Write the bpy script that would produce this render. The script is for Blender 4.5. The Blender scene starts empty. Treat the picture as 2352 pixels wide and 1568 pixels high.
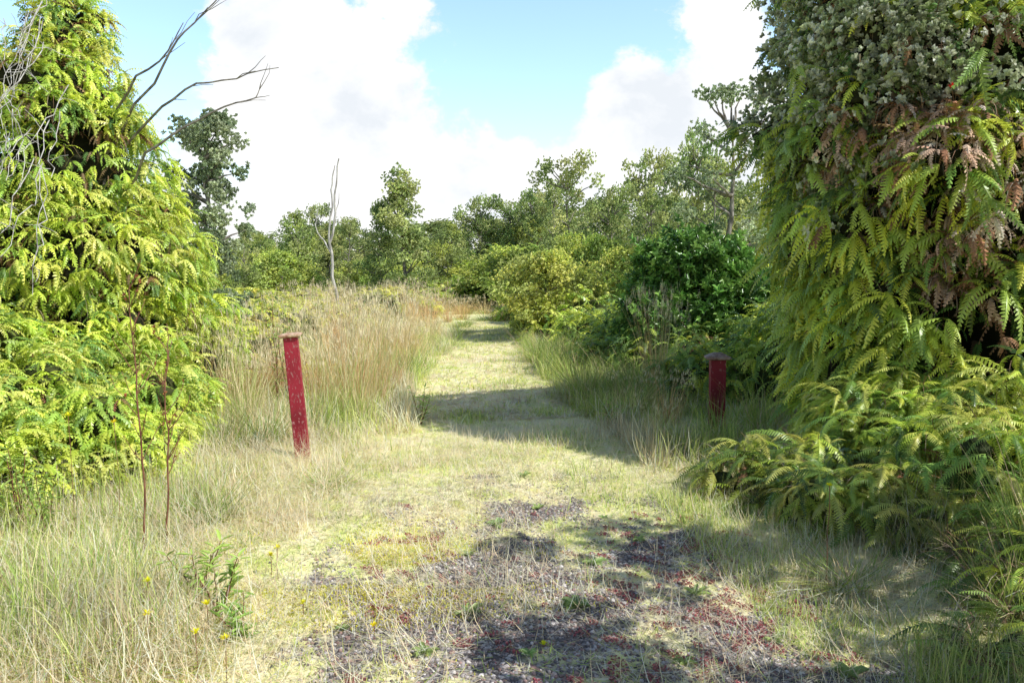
import bpy, math, numpy as np, bmesh
from mathutils import Vector
rng=np.random.default_rng(11)
U=lambda a,b,n=None: rng.uniform(a,b,n)
scene=bpy.context.scene
col=scene.collection
# ------------------------------------------------------------------ helpers
def link(o): col.objects.link(o); return o
class Acc:
    def __init__(s): s.V=[];s.Q=[];s.C=[];s.n=0
    def raw(s,V,Q,C):
        V=np.asarray(V,float).reshape(-1,3); Q=np.asarray(Q,int).reshape(-1,4)
        C=np.asarray(C,float)
        if C.ndim==1: C=np.tile(C,(len(V),1))
        s.V.append(V); s.Q.append(Q+s.n); s.C.append(C); s.n+=len(V)
    def inst(s,T,P,R,S,C):
        TV,TQ,TS=T; N=len(P)
        if N==0: return
        S=np.asarray(S,float)
        if S.ndim==1: S=S[:,None]*np.ones(3)
        L=TV[None]*S[:,None,:]
        V=np.einsum('nij,nkj->nki',R,L)+P[:,None,:]
        k=len(TV)
        Q=TQ[None]+(np.arange(N)*k)[:,None,None]
        Cc=C[:,None,:]*TS[None,:,None]
        s.V.append(V.reshape(-1,3)); s.Q.append(Q.reshape(-1,4)+s.n); s.C.append(Cc.reshape(-1,3)); s.n+=N*k
    def mesh(s,name,smooth=False):
        V=np.concatenate(s.V);Q=np.concatenate(s.Q);C=np.concatenate(s.C)
        me=bpy.data.meshes.new(name)
        me.vertices.add(len(V)); me.vertices.foreach_set('co',V.astype(np.float32).ravel())
        me.loops.add(Q.size); me.loops.foreach_set('vertex_index',Q.astype(np.int32).ravel())
        me.polygons.add(len(Q)); me.polygons.foreach_set('loop_start',np.arange(0,Q.size,4,dtype=np.int32))
        me.update(calc_edges=True)
        at=me.color_attributes.new('Col','FLOAT_COLOR','POINT')
        at.data.foreach_set('color',np.hstack([np.clip(C,0,.95),np.ones((len(C),1))]).astype(np.float32).ravel())
        if smooth: me.polygons.foreach_set('use_smooth',np.ones(len(Q),bool))
        return me
def obj(name,me,mat=None,parent=None,loc=None,**kw):
    o=bpy.data.objects.new(name,me); link(o)
    if mat and me: me.materials.append(mat)
    if parent: o.parent=parent
    if loc is not None: o.location=loc
    for k,v in kw.items(): o[k]=v
    return o
def rotm(phi,tilt,roll=None):
    phi=np.asarray(phi);c,s=np.cos(phi),np.sin(phi);z=0*phi;o=z+1
    tilt=tilt+z;ct,st=np.cos(tilt),np.sin(tilt)
    Rz=np.stack([np.stack([c,-s,z],-1),np.stack([s,c,z],-1),np.stack([z,z,o],-1)],-2)
    Rx=np.stack([np.stack([o,z,z],-1),np.stack([z,ct,-st],-1),np.stack([z,st,ct],-1)],-2)
    R=Rz@Rx
    if roll is not None:
        roll=roll+z;cr,sr=np.cos(roll),np.sin(roll)
        Ry=np.stack([np.stack([cr,z,sr],-1),np.stack([z,o,z],-1),np.stack([-sr,z,cr],-1)],-2)
        R=R@Ry
    return R
def noise2(x,y,s,seed=0):
    r=np.random.default_rng(seed); t=0
    for i in range(7):
        a=r.uniform(0,6.28);f=s*r.uniform(.6,1.9);p=r.uniform(0,6.28)
        t=t+np.sin((x*np.cos(a)+y*np.sin(a))*f+p)
    return t/3.2
def xc(y): return np.interp(y,[0,3,5,7,10,14,21,28,34,40],[.4,.35,.2,.1,-.4,-.5,-.6,-1.0,-2.2,-5])
def hw(y): return np.interp(y,[0,3,7,10,21,30,50],[1.3,1.3,1.25,1.2,.95,.8,.8])
def gh(x,y):
    d=np.abs(x-xc(y))-hw(y)
    side=np.clip(d/1.5,0,1); side=side*side*(3-2*side)
    return .02*np.sin(x*1.3+y*.7)+.015*np.sin(x*2.9-y*1.7)+side*.07
# ------------------------------------------------------------------ materials
def nodes(m): m.use_nodes=True; nt=m.node_tree; nt.nodes.clear(); return nt,nt.nodes,nt.links
def leafmat(name,trans=.35,rough=.45,spec=.35,jit=.25):
    m=bpy.data.materials.new(name);nt,n,l=nodes(m)
    out=n.new('ShaderNodeOutputMaterial');a=n.new('ShaderNodeAttribute');a.attribute_name='Col'
    tc=n.new('ShaderNodeTexCoord');nz=n.new('ShaderNodeTexNoise');nz.inputs['Scale'].default_value=2.2;nz.inputs['Detail'].default_value=3
    l.new(tc.outputs['Object'],nz.inputs['Vector'])
    oi=n.new('ShaderNodeObjectInfo')
    mr=n.new('ShaderNodeMapRange');mr.inputs['From Min'].default_value=.3;mr.inputs['From Max'].default_value=.7
    mr.inputs['To Min'].default_value=1-jit;mr.inputs['To Max'].default_value=1+jit*.6
    l.new(nz.outputs['Fac'],mr.inputs['Value'])
    hs=n.new('ShaderNodeHueSaturation');l.new(a.outputs['Color'],hs.inputs['Color']);l.new(mr.outputs['Result'],hs.inputs['Value'])
    mr2=n.new('ShaderNodeMapRange');mr2.inputs['To Min'].default_value=.485;mr2.inputs['To Max'].default_value=.515
    l.new(oi.outputs['Random'],mr2.inputs['Value']);l.new(mr2.outputs['Result'],hs.inputs['Hue'])
    p=n.new('ShaderNodeBsdfPrincipled');p.inputs['Roughness'].default_value=rough;p.inputs['Specular IOR Level'].default_value=spec
    l.new(hs.outputs['Color'],p.inputs['Base Color'])
    if trans>0:
        t=n.new('ShaderNodeBsdfTranslucent');mx=n.new('ShaderNodeMixShader');mx.inputs[0].default_value=trans
        l.new(hs.outputs['Color'],t.inputs['Color'])
        l.new(p.outputs[0],mx.inputs[1]);l.new(t.outputs[0],mx.inputs[2]);l.new(mx.outputs[0],out.inputs[0])
    else: l.new(p.outputs[0],out.inputs[0])
    return m
def solidmat(name,c1,c2,scale=12,rough=.85,bump=.4,detail=6,stretch=None):
    m=bpy.data.materials.new(name);nt,n,l=nodes(m)
    out=n.new('ShaderNodeOutputMaterial');p=n.new('ShaderNodeBsdfPrincipled');p.inputs['Roughness'].default_value=rough
    p.inputs['Specular IOR Level'].default_value=.25
    tc=n.new('ShaderNodeTexCoord');mp=n.new('ShaderNodeMapping');nz=n.new('ShaderNodeTexNoise')
    if stretch: mp.inputs['Scale'].default_value=stretch
    nz.inputs['Scale'].default_value=scale;nz.inputs['Detail'].default_value=detail
    l.new(tc.outputs['Object'],mp.inputs[0]);l.new(mp.outputs[0],nz.inputs['Vector'])
    r=n.new('ShaderNodeValToRGB');r.color_ramp.elements[0].position=.35;r.color_ramp.elements[1].position=.65
    r.color_ramp.elements[0].color=(*c1,1);r.color_ramp.elements[1].color=(*c2,1)
    l.new(nz.outputs['Fac'],r.inputs[0]);l.new(r.outputs[0],p.inputs['Base Color'])
    b=n.new('ShaderNodeBump');b.inputs['Strength'].default_value=bump;b.inputs['Distance'].default_value=.02
    l.new(nz.outputs['Fac'],b.inputs['Height']);l.new(b.outputs[0],p.inputs['Normal']);l.new(p.outputs[0],out.inputs[0])
    return m
M_fern=leafmat('fern_leaf',.38,.38,.55)
M_leaf=leafmat('small_tree_leaf',.35,.4,.5)
M_gloss=leafmat('glossy_leaf',.25,.28,.6)
M_grass=leafmat('grass_blade',.30,.5,.35,.18)
M_dead=leafmat('dead_frond',0,.85,.1)
M_flower=leafmat('petal',.3,.6,.2,.05)
M_stone=leafmat('lava_gravel',0,.85,.2,.2)
M_bark=solidmat('bark',(.12,.10,.08),(.34,.31,.27),14,.9,.5,6,(1,1,.3))
M_twig=solidmat('dark_twig',(.10,.09,.08),(.30,.27,.24),14,.9,.5,6,(1,1,.3))
M_grey=solidmat('weathered_wood',(.26,.24,.22),(.62,.59,.55),18,.85,.4,6,(1,1,.2))
M_redst=solidmat('reddish_stem',(.13,.045,.03),(.26,.12,.07),20,.7,.2)
# ------------------------------------------------------------------ templates
def frond(npair,e0,e1,W=.15,seed=0,fill=.46):
    r=np.random.default_rng(seed)
    n=npair; t=np.linspace(0,1,n+1); e=np.radians(e0+(e1-e0)*t**.75)
    ds=1/n; y=np.concatenate([[0],np.cumsum(np.cos(e[:-1])*ds)]); z=np.concatenate([[0],np.cumsum(np.sin(e[:-1])*ds)])
    V=[];Q=[];S=[]
    def add(vs,sh):
        k=len(V);V.extend(vs);Q.append([k,k+1,k+2,k+3]);S.extend(sh)
    sway=r.uniform(-.2,.2)
    X=sway*t*t
    for i in range(n):
        hwid=.008*(1-t[i]*.6)
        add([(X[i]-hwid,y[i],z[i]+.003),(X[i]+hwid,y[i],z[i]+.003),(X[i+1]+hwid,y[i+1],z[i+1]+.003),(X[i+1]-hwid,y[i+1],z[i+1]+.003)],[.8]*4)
        if t[i]<.08: continue
        tan=np.array([0,math.cos(e[i]),math.sin(e[i])]); nor=np.array([0,-tan[2],tan[1]])
        q=(t[i]-.08)/.92
        w=W*min(1,.5+q*2.2)*(1-q**2.0)**.9+.012
        for sd in (-1,1):
            ww=w*r.uniform(.75,1.1)
            d=np.array([sd*.90,0,0])+tan*.55+nor*r.uniform(-.6,-.14)
            p=np.array([X[i],y[i],z[i]]); h=ds*fill
            tip=p+d*ww
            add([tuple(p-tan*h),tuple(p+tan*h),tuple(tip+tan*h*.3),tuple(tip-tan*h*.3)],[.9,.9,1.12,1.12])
    return np.array(V),np.array(Q),np.array(S)
DR=[(45,-55),(25,-68),(5,-82),(-10,-85),(-30,-86),(-50,-90)]
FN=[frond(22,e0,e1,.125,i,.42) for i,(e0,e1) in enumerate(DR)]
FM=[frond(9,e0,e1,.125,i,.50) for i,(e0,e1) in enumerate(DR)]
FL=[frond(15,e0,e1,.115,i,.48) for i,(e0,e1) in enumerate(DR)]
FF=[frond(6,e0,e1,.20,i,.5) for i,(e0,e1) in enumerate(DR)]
def leaf(dirv,L=1,w=.28,fold=.15,base=(0,0,0)):
    d=np.array(dirv,float);d/=np.linalg.norm(d)
    s=np.cross(d,[0,0,1]); 
    if np.linalg.norm(s)<.05: s=np.array([1,0,0.])
    s/=np.linalg.norm(s);u=np.cross(s,d); b=np.array(base,float)
    P=[b,b+d*.3*L+s*w*L+u*fold*w,b+d*.72*L+s*w*.85*L+u*fold*w,b+d*L,b+d*.72*L-s*w*.85*L+u*fold*w,b+d*.3*L-s*w*L+u*fold*w]
    return P,[[0,1,2,3],[0,3,4,5]]
def rosette(nl,w,seed,el=(5,65),stem=0):
    r=np.random.default_rng(seed);V=[];Q=[];S=[]
    for i in range(nl):
        a=i*2.4+r.uniform(-.3,.3);e=math.radians(r.uniform(*el));zb=stem*i/nl
        P,q=leaf((math.cos(a)*math.cos(e),math.sin(a)*math.cos(e),math.sin(e)),r.uniform(.75,1.1),w,1.2,(0,0,zb))
        k=len(V);V+=[tuple(p) for p in P];Q+=[[k+j for j in qq] for qq in q];S+=[r.uniform(.8,1.2)]*6
    return np.array(V),np.array(Q),np.array(S)
RO=[rosette(8,.30,i,(-5,70),.5) for i in range(4)]
RF=[rosette(5,.34,i+9,(-15,70),.6) for i in range(3)]
RS=[rosette(9,.17,i+20,(10,65),.9) for i in range(4)]
def blade(bend,ns=3):
    V=[];Q=[];S=[]
    for i in range(ns+1):
        t=i/ns;a=bend*t; 
        y=(1-math.cos(a))/max(bend,1e-3) ;z=math.sin(a)/max(bend,1e-3)
        w=.5*(1-t**1.5)+.06
        V+=[(-w,y,z),(w,y,z)];S+=[.85+.25*t]*2
        if i: Q.append([2*i-2,2*i-1,2*i+1,2*i])
    return np.array(V),np.array(Q),np.array(S)
BL=[blade(b) for b in (.15,.6,1.1,1.7)]
BL2=[blade(b,2) for b in (.1,.5,1.2)]
def tube(acc,pts,rad,c=(1,1,1),sides=6):
    pts=np.array(pts,float);n=len(pts);V=[]
    for i in range(n):
        t=pts[min(i+1,n-1)]-pts[max(i-1,0)];t/=np.linalg.norm(t)+1e-9
        a=np.cross(t,[0.3,1,.1]);a/=np.linalg.norm(a);b=np.cross(t,a)
        for k in range(sides):
            an=6.2832*k/sides;V.append(pts[i]+(a*math.cos(an)+b*math.sin(an))*rad[i])
    Q=[[i*sides+k,i*sides+(k+1)%sides,(i+1)*sides+(k+1)%sides,(i+1)*sides+k] for i in range(n-1) for k in range(sides)]
    acc.raw(V,Q,c)
def wob(p0,p1,n,amp,sag=0):
    p0=np.array(p0,float);p1=np.array(p1,float);t=np.linspace(0,1,n)[:,None]
    P=p0+(p1-p0)*t; L=np.linalg.norm(p1-p0)
    off=np.cumsum(rng.normal(0,amp*L/n**.5,(n,3)),0); off-=off[-1]*t
    P=P+off*np.minimum(1,t*4); P[:,2]+=sag*L*np.sin(np.pi*t[:,0])
    return P
def csphere(k):
    g=np.linspace(-1,1,k+1);V=[];Q=[]
    for ax in range(3):
        for sg in (-1,1):
            b=len(V)
            for i in range(k+1):
                for j in range(k+1):
                    p=[0,0,0];p[ax]=sg;p[(ax+1)%3]=g[i]*sg;p[(ax+2)%3]=g[j];p=np.array(p,float);V.append(p/np.linalg.norm(p))
            for i in range(k):
                for j in range(k):
                    a=b+i*(k+1)+j;Q.append([a,a+k+1,a+k+2,a+1])
    return np.array(V),np.array(Q)
SPH=csphere(8)
# ------------------------------------------------------------------ ellipsoid foliage
def ellpts(ells,dens,lo=.86,hi=1.06,inner=.86,zmin=.04):
    Ps=[];Ns=[];E=np.array(ells,float)
    for i,e in enumerate(E):
        a,b,c=e[3:];A=4*np.pi*(((a*b)**1.6+(a*c)**1.6+(b*c)**1.6)/3)**(1/1.6)
        n=max(4,int(A*dens));d=rng.normal(size=(n,3));d/=np.linalg.norm(d,axis=1)[:,None]
        P=e[:3]+d*e[3:]*U(lo,hi,(n,1));N=d/e[3:];N/=np.linalg.norm(N,axis=1)[:,None]
        ok=P[:,2]>zmin
        for j,f in enumerate(E):
            if j!=i: ok&=(((P-f[:3])/(f[3:]*inner))**2).sum(1)>1
        Ps.append(P[ok]);Ns.append(N[ok])
    return np.concatenate(Ps),np.concatenate(Ns)
def fern(acc,P,N,size,nf,colf,T,spread=1.2,c=.12):
    n=len(P);P=P+rng.normal(0,.02,(n,3))
    base=colf(P,N)
    P=np.repeat(P,nf,0);N=np.repeat(N,nf,0);C=np.repeat(base,nf,0)*U(1-c*1.6,1+c,(n*nf,1))
    C[:,0]*=U(.9,1.12,n*nf)
    az=np.arctan2(N[:,1],N[:,0]);sp=spread+(np.pi-spread)*np.clip(N[:,2],0,1)**1.5
    phi=az-np.pi/2+U(-1,1,n*nf)*sp
    S=size[0]+(size[1]-size[0])*rng.random(n*nf)**1.4
    k=rng.integers(0,6,n*nf);k=np.where((N[:,2]>.45)&(k>2),k-3,k);k=np.where((N[:,2]<.2)&(k==0),3,k)
    R=rotm(phi,rng.normal(0,.28,n*nf),rng.normal(0,.35,n*nf))
    for i in range(6):
        m=k==i;acc.inst(T[i],P[m],R[m],S[m],C[m])
def shade_core(acc,ells,f=.78,c=(.022,.020,.010)):  # dark solid filling, coloured as the shade between the leaves
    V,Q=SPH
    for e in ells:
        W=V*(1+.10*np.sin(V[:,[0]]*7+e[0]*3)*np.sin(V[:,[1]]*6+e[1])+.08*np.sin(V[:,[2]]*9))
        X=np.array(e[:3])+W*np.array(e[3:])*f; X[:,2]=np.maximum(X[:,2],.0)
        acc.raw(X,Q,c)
def lumps(ells,n,r=(.25,.45)):
    P,N=ellpts(ells,3,.92,1.0)
    idx=rng.choice(len(P),min(n,len(P)),replace=False)
    return [(*P[i],*(U(r[0],r[1],3)*np.array([1,1,.8]))) for i in idx]
def mixcol(cols,w):
    cols=np.array(cols);w=np.array(w)/sum(w)
    def f(P,N): 
        k=rng.choice(len(cols),len(P),p=w);return cols[k]*U(.8,1.15,(len(P),1))
    return f
def gaps(P,N,th,s=3.0,seed=3):
    q=noise2(P[:,0]*1.0+P[:,1]*.7,P[:,2]*1.2+P[:,1]*.3,s,seed)+.5*noise2(P[:,0]-P[:,1],P[:,2],s*2.3,seed+1)
    return q>th+U(-.25,.25,len(P))
LIME=(.78,.88,.12);YEL=(.94,.91,.22);MID=(.56,.72,.13);GRN=(.30,.46,.10);DGR=(.13,.22,.06);BRN=(.28,.14,.08)
def wiry(acc,P,N,n,L=(.12,.4),c=((.32,.19,.12),(.44,.34,.24),(.20,.11,.07))):
    k=rng.integers(0,len(P),n);Pn=P[k];Nn=N[k];a=np.arctan2(Nn[:,1],Nn[:,0])-np.pi/2+U(-1.3,1.3,n)
    C=np.array(c)[rng.integers(0,len(c),n)]*U(.7,1.2,(n,1));l_=U(*L,n);kk=rng.integers(0,2,n)
    for i in range(2):
        m=kk==i;acc.inst(BL[2+i],Pn[m],rotm(a[m],-U(.2,2.0,m.sum())),np.stack([U(.003,.006,m.sum()),l_[m],l_[m]],1),C[m])
def empty(name,loc=(0,0,0),**kw):
    o=bpy.data.objects.new(name,None);o.empty_display_size=.3;link(o);o.location=loc
    for k,v in kw.items():o[k]=v
    return o
# ================================================================== GROUND
xs=np.concatenate([-np.geomspace(2000,7,40),np.linspace(-6.8,6.8,140),np.geomspace(7,2000,40)])
ys=np.concatenate([-np.geomspace(2000,2,24),np.linspace(-1.8,16,170),np.geomspace(16.3,2500,60)])
X,Y=np.meshgrid(xs,ys);Z=gh(X,Y)
V=np.stack([X,Y,Z],-1).reshape(-1,3);nx=len(xs);ny=len(ys)
I,J=np.meshgrid(np.arange(nx-1),np.arange(ny-1));a=(J*nx+I).ravel();Q=np.stack([a,a+1,a+nx+1,a+nx],1)
g=Acc();g.raw(V,Q,(0,0,0))
def gravel(x,y):
    g=1-np.abs(x-(xc(y)+.10))/(1.30-.16*(y-3))
    return np.clip(g,-1.5,.55)*1.1+.65*noise2(x,y,4.2,5)+.6*noise2(x,y,11,6)+.3*noise2(x,y,28,7)-np.clip((y-3.8)/1.8,-.1,3)+.08-1.5*np.clip(np.abs(x-xc(y)-.1)-1.0,0,1)
def groundmat(name):
    m=bpy.data.materials.new(name);nt,n,l=nodes(m)
    out=n.new('ShaderNodeOutputMaterial');p=n.new('ShaderNodeBsdfPrincipled');p.inputs['Roughness'].default_value=.95;p.inputs['Specular IOR Level'].default_value=.1
    tc=n.new('ShaderNodeTexCoord')
    def nz(sc,de=5):
        t=n.new('ShaderNodeTexNoise');t.inputs['Scale'].default_value=sc;t.inputs['Detail'].default_value=de;l.new(tc.outputs['Object'],t.inputs['Vector']);return t.outputs['Fac']
    def ramp(f,st):
        r=n.new('ShaderNodeValToRGB');e=r.color_ramp.elements
        while len(e)<len(st): e.new(.5)
        for x,(q,c) in zip(e,st): x.position=q;x.color=(*c,1)
        l.new(f,r.inputs[0]);return r.outputs[0]
    def mix(f,a,b):
        x=n.new('ShaderNodeMix');x.data_type='RGBA';l.new(f,x.inputs[0]);l.new(a,x.inputs[6]);l.new(b,x.inputs[7]);return x.outputs[2]
    grass=ramp(nz(3.5,8),[(.3,(.62,.68,.18)),(.45,(.93,.88,.46)),(.55,(.94,.84,.56)),(.7,(.78,.80,.24))])
    fine=ramp(nz(60,4),[(.3,(.74,.74,.72)),(.7,(1.0,1.0,1.0))])
    mm=n.new('ShaderNodeMix');mm.data_type='RGBA';mm.blend_type='MULTIPLY';mm.inputs[0].default_value=1;l.new(grass,mm.inputs[6]);l.new(fine,mm.inputs[7])
    vo=n.new('ShaderNodeTexVoronoi');vo.inputs['Scale'].default_value=85;l.new(tc.outputs['Object'],vo.inputs['Vector'])
    gr=ramp(vo.outputs['Distance'],[(.0,(.36,.31,.29)),(.35,(.24,.21,.19)),(.7,(.09,.075,.07))])
    at=n.new('ShaderNodeAttribute');at.attribute_name='Col'
    ad=n.new('ShaderNodeMath');ad.operation='MULTIPLY_ADD';l.new(nz(9,6),ad.inputs[0]);ad.inputs[1].default_value=.8;l.new(at.outputs['Fac'],ad.inputs[2])
    mr=n.new('ShaderNodeMapRange');mr.inputs['From Min'].default_value=.58;mr.inputs['From Max'].default_value=.92;l.new(ad.outputs[0],mr.inputs['Value'])
    c=mix(mr.outputs['Result'],mm.outputs[2],gr)
    b=n.new('ShaderNodeBump');b.inputs['Strength'].default_value=.5;b.inputs['Distance'].default_value=.015;l.new(nz(60,4),b.inputs['Height']);l.new(b.outputs[0],p.inputs['Normal'])
    l.new(c,p.inputs['Base Color']);l.new(p.outputs[0],out.inputs[0]);return m
M_ground=groundmat('dry_grass_ground')
obj('ground',g.mesh('ground',True),M_ground,kind='structure')
yy=np.concatenate([np.linspace(-1,16,300),np.linspace(16.3,33,60)]);tt=np.linspace(-1,1,51)
YY,TT=np.meshgrid(yy,tt,indexing='ij')
ww=np.interp(YY,[0,4,6,8,50],[2.3,2.0,1.6,1.25,.8])+.12*noise2(TT*0+np.sign(TT)*3,YY,2.3,3)
XX=xc(YY)+TT*ww;ZZ=gh(XX,YY)+.008-.012*(np.abs(TT)>.99)
V=np.stack([XX,YY,ZZ],-1).reshape(-1,3);n2=len(tt);I,J=np.meshgrid(np.arange(n2-1),np.arange(len(yy)-1));a=(J*n2+I).ravel()
gm=np.clip(gravel(V[:,0],V[:,1])*.42+.22,0,.8)
g=Acc();g.raw(V,np.stack([a,a+1,a+n2+1,a+n2],1),gm[:,None]*np.ones(3))
obj('path',g.mesh('path',True),M_ground,kind='structure')
SV,SQ=csphere(2)
def peb(seed):
    r=np.random.default_rng(seed);k=r.uniform(.7,1.15,3)*np.array([1,1,.7]);V=SV*k
    ph=r.uniform(0,6,3);V=V*(1+.16*np.sin(V[:,[0]]*4+ph[0])+.16*np.sin(V[:,[1]]*5+ph[1])+.12*np.sin(V[:,[2]]*6+ph[2]))
    return V,SQ,r.uniform(.75,1.25,len(V))
PB=[peb(i) for i in range(6)]
n=115000;x=U(-1.6,2.4,n);y=2.4+3.8*rng.random(n)**1.3
ok=gravel(x,y)>U(-.5,.6,n);x=x[ok];y=y[ok];n=len(x)
s=.0038+.005*rng.random(n)**3*1.8;P=np.stack([x,y,gh(x,y)+.006+s*.2],1)
pc=np.array([(.40,.355,.33),(.28,.25,.235),(.58,.53,.49),(.34,.23,.19),(.17,.15,.14)])[rng.integers(0,5,n)]*U(.7,1.2,(n,1))
g=Acc();k=rng.integers(0,6,n);R=rotm(U(0,6.28,n),U(-.5,.5,n))
for i in range(6):
    m=k==i;g.inst(PB[i],P[m],R[m],s[m],pc[m])
obj('gravel',g.mesh('gravel'),M_stone,kind='stuff',label='brownish grey lava cinder gravel scattered over the path')
g=Acc();n=130000;x=U(-1.3,2.2,n);y=U(2.4,5.4,n)
ok=(.5*noise2(x,y,3.4,21)+.9*noise2(x,y,12,22)+1.0*noise2(x,y,34,23)-.4*np.clip(y-4.4,0,2)>.80)&(np.abs(x-xc(y)-.1)<1.2-.3*np.abs(noise2(x,y,4,9)))&(rng.random(n)<.5);x=x[ok];y=y[ok];n=len(x)
P=np.stack([x,y,gh(x,y)+.013],1);C=np.array([(.64,.22,.21),(.52,.26,.20),(.78,.46,.40),(.54,.17,.18)])[rng.integers(0,4,n)]*U(.7,1.2,(n,1))
kk=rng.integers(0,3,n)
for i in range(3):
    m=kk==i;g.inst(RF[i],P[m],rotm(U(0,6.28,m.sum()),U(-.5,.5,m.sum())),U(.004,.010,m.sum()),C[m])
obj('red_stonecrop',g.mesh('red_stonecrop'),M_flower,kind='stuff',label='low red succulent mat growing over the gravel')
# ================================================================== GRASS
PX,PY=-1.74,6.55
def grass(acc,x,y,L,W,tilt,C,T=BL2,lift=0.):
    n=len(x)
    if n==0:return
    P=np.stack([x,y,gh(x,y)+lift],1);k=rng.integers(0,len(T),n);R=rotm(U(0,6.28,n),tilt,rng.normal(0,.15,n))
    S=np.stack([W,L,L],1)
    for i in range(len(T)):
        m=k==i;acc.inst(T[i],P[m],R[m],S[m],C[m])
STR=np.array([(.95,.87,.60),(.95,.78,.48),(.95,.94,.74),(.84,.66,.42)])
GRS=np.array([(.62,.76,.16),(.84,.90,.26),(.40,.56,.12),(.95,.94,.34)])
def gc(n,pg): 
    a=STR[rng.integers(0,4,n)];b=GRS[rng.integers(0,4,n)];return np.where((rng.random(n)<pg)[:,None],b,a)*U(.8,1.08,(n,1))
def turf(name,x0,x1,y0,y1,n,sz,lab,wid,pw=1):
    g=Acc();x=U(x0,x1,n);y=y0+(y1-y0)*rng.random(n)**pw
    gv=gravel(x,y);ok=(rng.random(n)>np.clip(gv*1.2+.3,0,.93))
    x=x[ok];y=y[ok];n=len(x)
    pg=np.clip(.52+.55*noise2(x,y,1.7,8)+.4*noise2(x,y,6,18),.05,.95)
    br=np.clip(1-.30*np.clip(noise2(x,y,2.7,28)+.5*noise2(x,y,8,29)-.35,0,1.3),.55,1)
    hs=np.clip(1+.7*noise2(x,y,3.1,19),.4,2.2)
    k=rng.random(n)<.78
    m=~k;grass(g,x[m],y[m],U(sz[0],sz[1],m.sum())*hs[m],wid*U(.7,1.2,m.sum()),U(-1.1,1.1,m.sum()),gc(m.sum(),np.clip(pg[m]+.15,0,1))*br[m][:,None])
    m=k;grass(g,x[m],y[m],U(sz[0]*1.5,sz[1]*2.0,m.sum()),wid*.85*U(.7,1.2,m.sum()),U(1.35,1.57,m.sum()),gc(m.sum(),pg[m]*.75)*br[m][:,None],BL2[:2],lift=.014)
    obj(name,g.mesh(name),M_grass,kind='stuff',label=lab)
turf('short_grass',-4,3.2,2.3,9,150000,(.015,.045),'short trodden grass with straw lying over it',.0048)
turf('mown_grass',-5,4,8.5,24,85000,(.025,.075),'mown grass track drying in the sun',.012,pw=1.3)
g=Acc();n=52000;x=U(-4.2,2.8,n);y=U(2.4,7.8,n);q=noise2(x,y,2.4,41)+.5*noise2(x,y,7,42)-.4*np.clip(gravel(x,y),0,1)+.5*(x<xc(y)-1.2);ok=q>U(-1.0,.9,n);x=x[ok];y=y[ok];n=len(x)
le=x<xc(y)-1.2
grass(g,x,y,U(.05,.24,n)*np.where(le,1.4,1),U(.002,.0038,n),U(1.2,1.6,n),gc(n,.03),BL,lift=np.where(le,U(.03,.12,n),.026))
obj('straw',g.mesh('straw'),M_grass,kind='stuff',label='loose pale straw lying across the path and bank')
g=Acc();n=18000;x=rng.normal(-.65,.45,n);y=rng.normal(4.0,.4,n);C=np.array([(.90,.82,.09)])*U(.7,1.1,(n,1))
ok=noise2(x,y,5,33)>-.1;grass(g,x[ok],y[ok],U(.008,.022,ok.sum()),np.full(ok.sum(),.006),U(-.6,.6,ok.sum()),C[ok],lift=.006)
obj('moss',g.mesh('moss'),M_grass,kind='stuff',label='yellow green moss patch beside the gravel')
def meadow(name,xf,n,y0,y1,L,wid,pg,lab,T=BL,thr=-.6,tilt=.5,near=None,sq=2.6,dk=1.0):
    g=Acc();y=U(y0,y1,n);a,b=xf(y);x=a+(b-a)*rng.random(n)
    nn=noise2(x,y,sq,14)+.4*noise2(x,y,7,16);ok=nn>thr+U(-.3,.3,n)
    ok&=~((np.abs(x-PX*y/PY)<.30)&(y>5.3)&(y<PY+.2)&(rng.random(n)<.93))
    x=x[ok];y=y[ok];nn=nn[ok];n=len(x)
    Ls=U(L[0],L[1],n)*(.75+.4*np.clip(nn,-1,1.2))
    if near: Ls*=np.clip((y-near[0])/near[1],.35,1)
    grass(g,x,y,Ls,wid*U(.6,1.2,n),rng.normal(0,tilt,n),gc(n,np.clip(pg+.6*noise2(x,y,2.3,15),0.03,.95))*dk,T)
    obj(name,g.mesh(name),M_grass,kind='stuff',label=lab)
meadow('meadow_grass',lambda y:(-.72*y,xc(y)-hw(y)-.20),48000,2.2,7.5,(.04,.15),.0044,.30,'tangled dry and green grass on the bank',tilt=1.05)
meadow('tall_meadow_grass',lambda y:(-.72*y,-.30*y-.35),5000,2.3,7.0,(.18,.42),.0044,.75,'taller grass stems gone to seed',thr=.15,tilt=.45,dk=.85)
meadow('verge_grass',lambda y:(xc(y)-hw(y)-2.4,xc(y)-hw(y)+.35),38000,7,20,(.10,.45),.008,.4,'pale grass along the edge of the track',tilt=.7)
meadow('roadside_grass',lambda y:(xc(y)+hw(y)-.3,xc(y)+hw(y)+1.7),36000,6.2,20,(.08,.40),.007,.75,'green and dry grass beside the track',tilt=.65,dk=.85)
meadow('bank_grass',lambda y:(xc(y)+hw(y)-.45,.66*y+.1),32000,2.3,5.8,(.03,.18),.0045,.6,'green grass under the ferns',thr=-.9,tilt=.95,near=(2.2,2.2),dk=.9)
meadow('edge_grass',lambda y:(.42*y+.25,.70*y+.1),9000,2.6,5.0,(.15,.50),.005,.95,'long dark green grass blades trailing over the bank',thr=-.2,tilt=.55,dk=.55)
meadow('path_weeds',lambda y:(xc(y)-hw(y),xc(y)+hw(y)),26000,5.2,24,(.04,.13),.007,.85,'scattered tussocks of green grass on the track',thr=.40,tilt=.8,sq=3.4,dk=.9)
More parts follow.
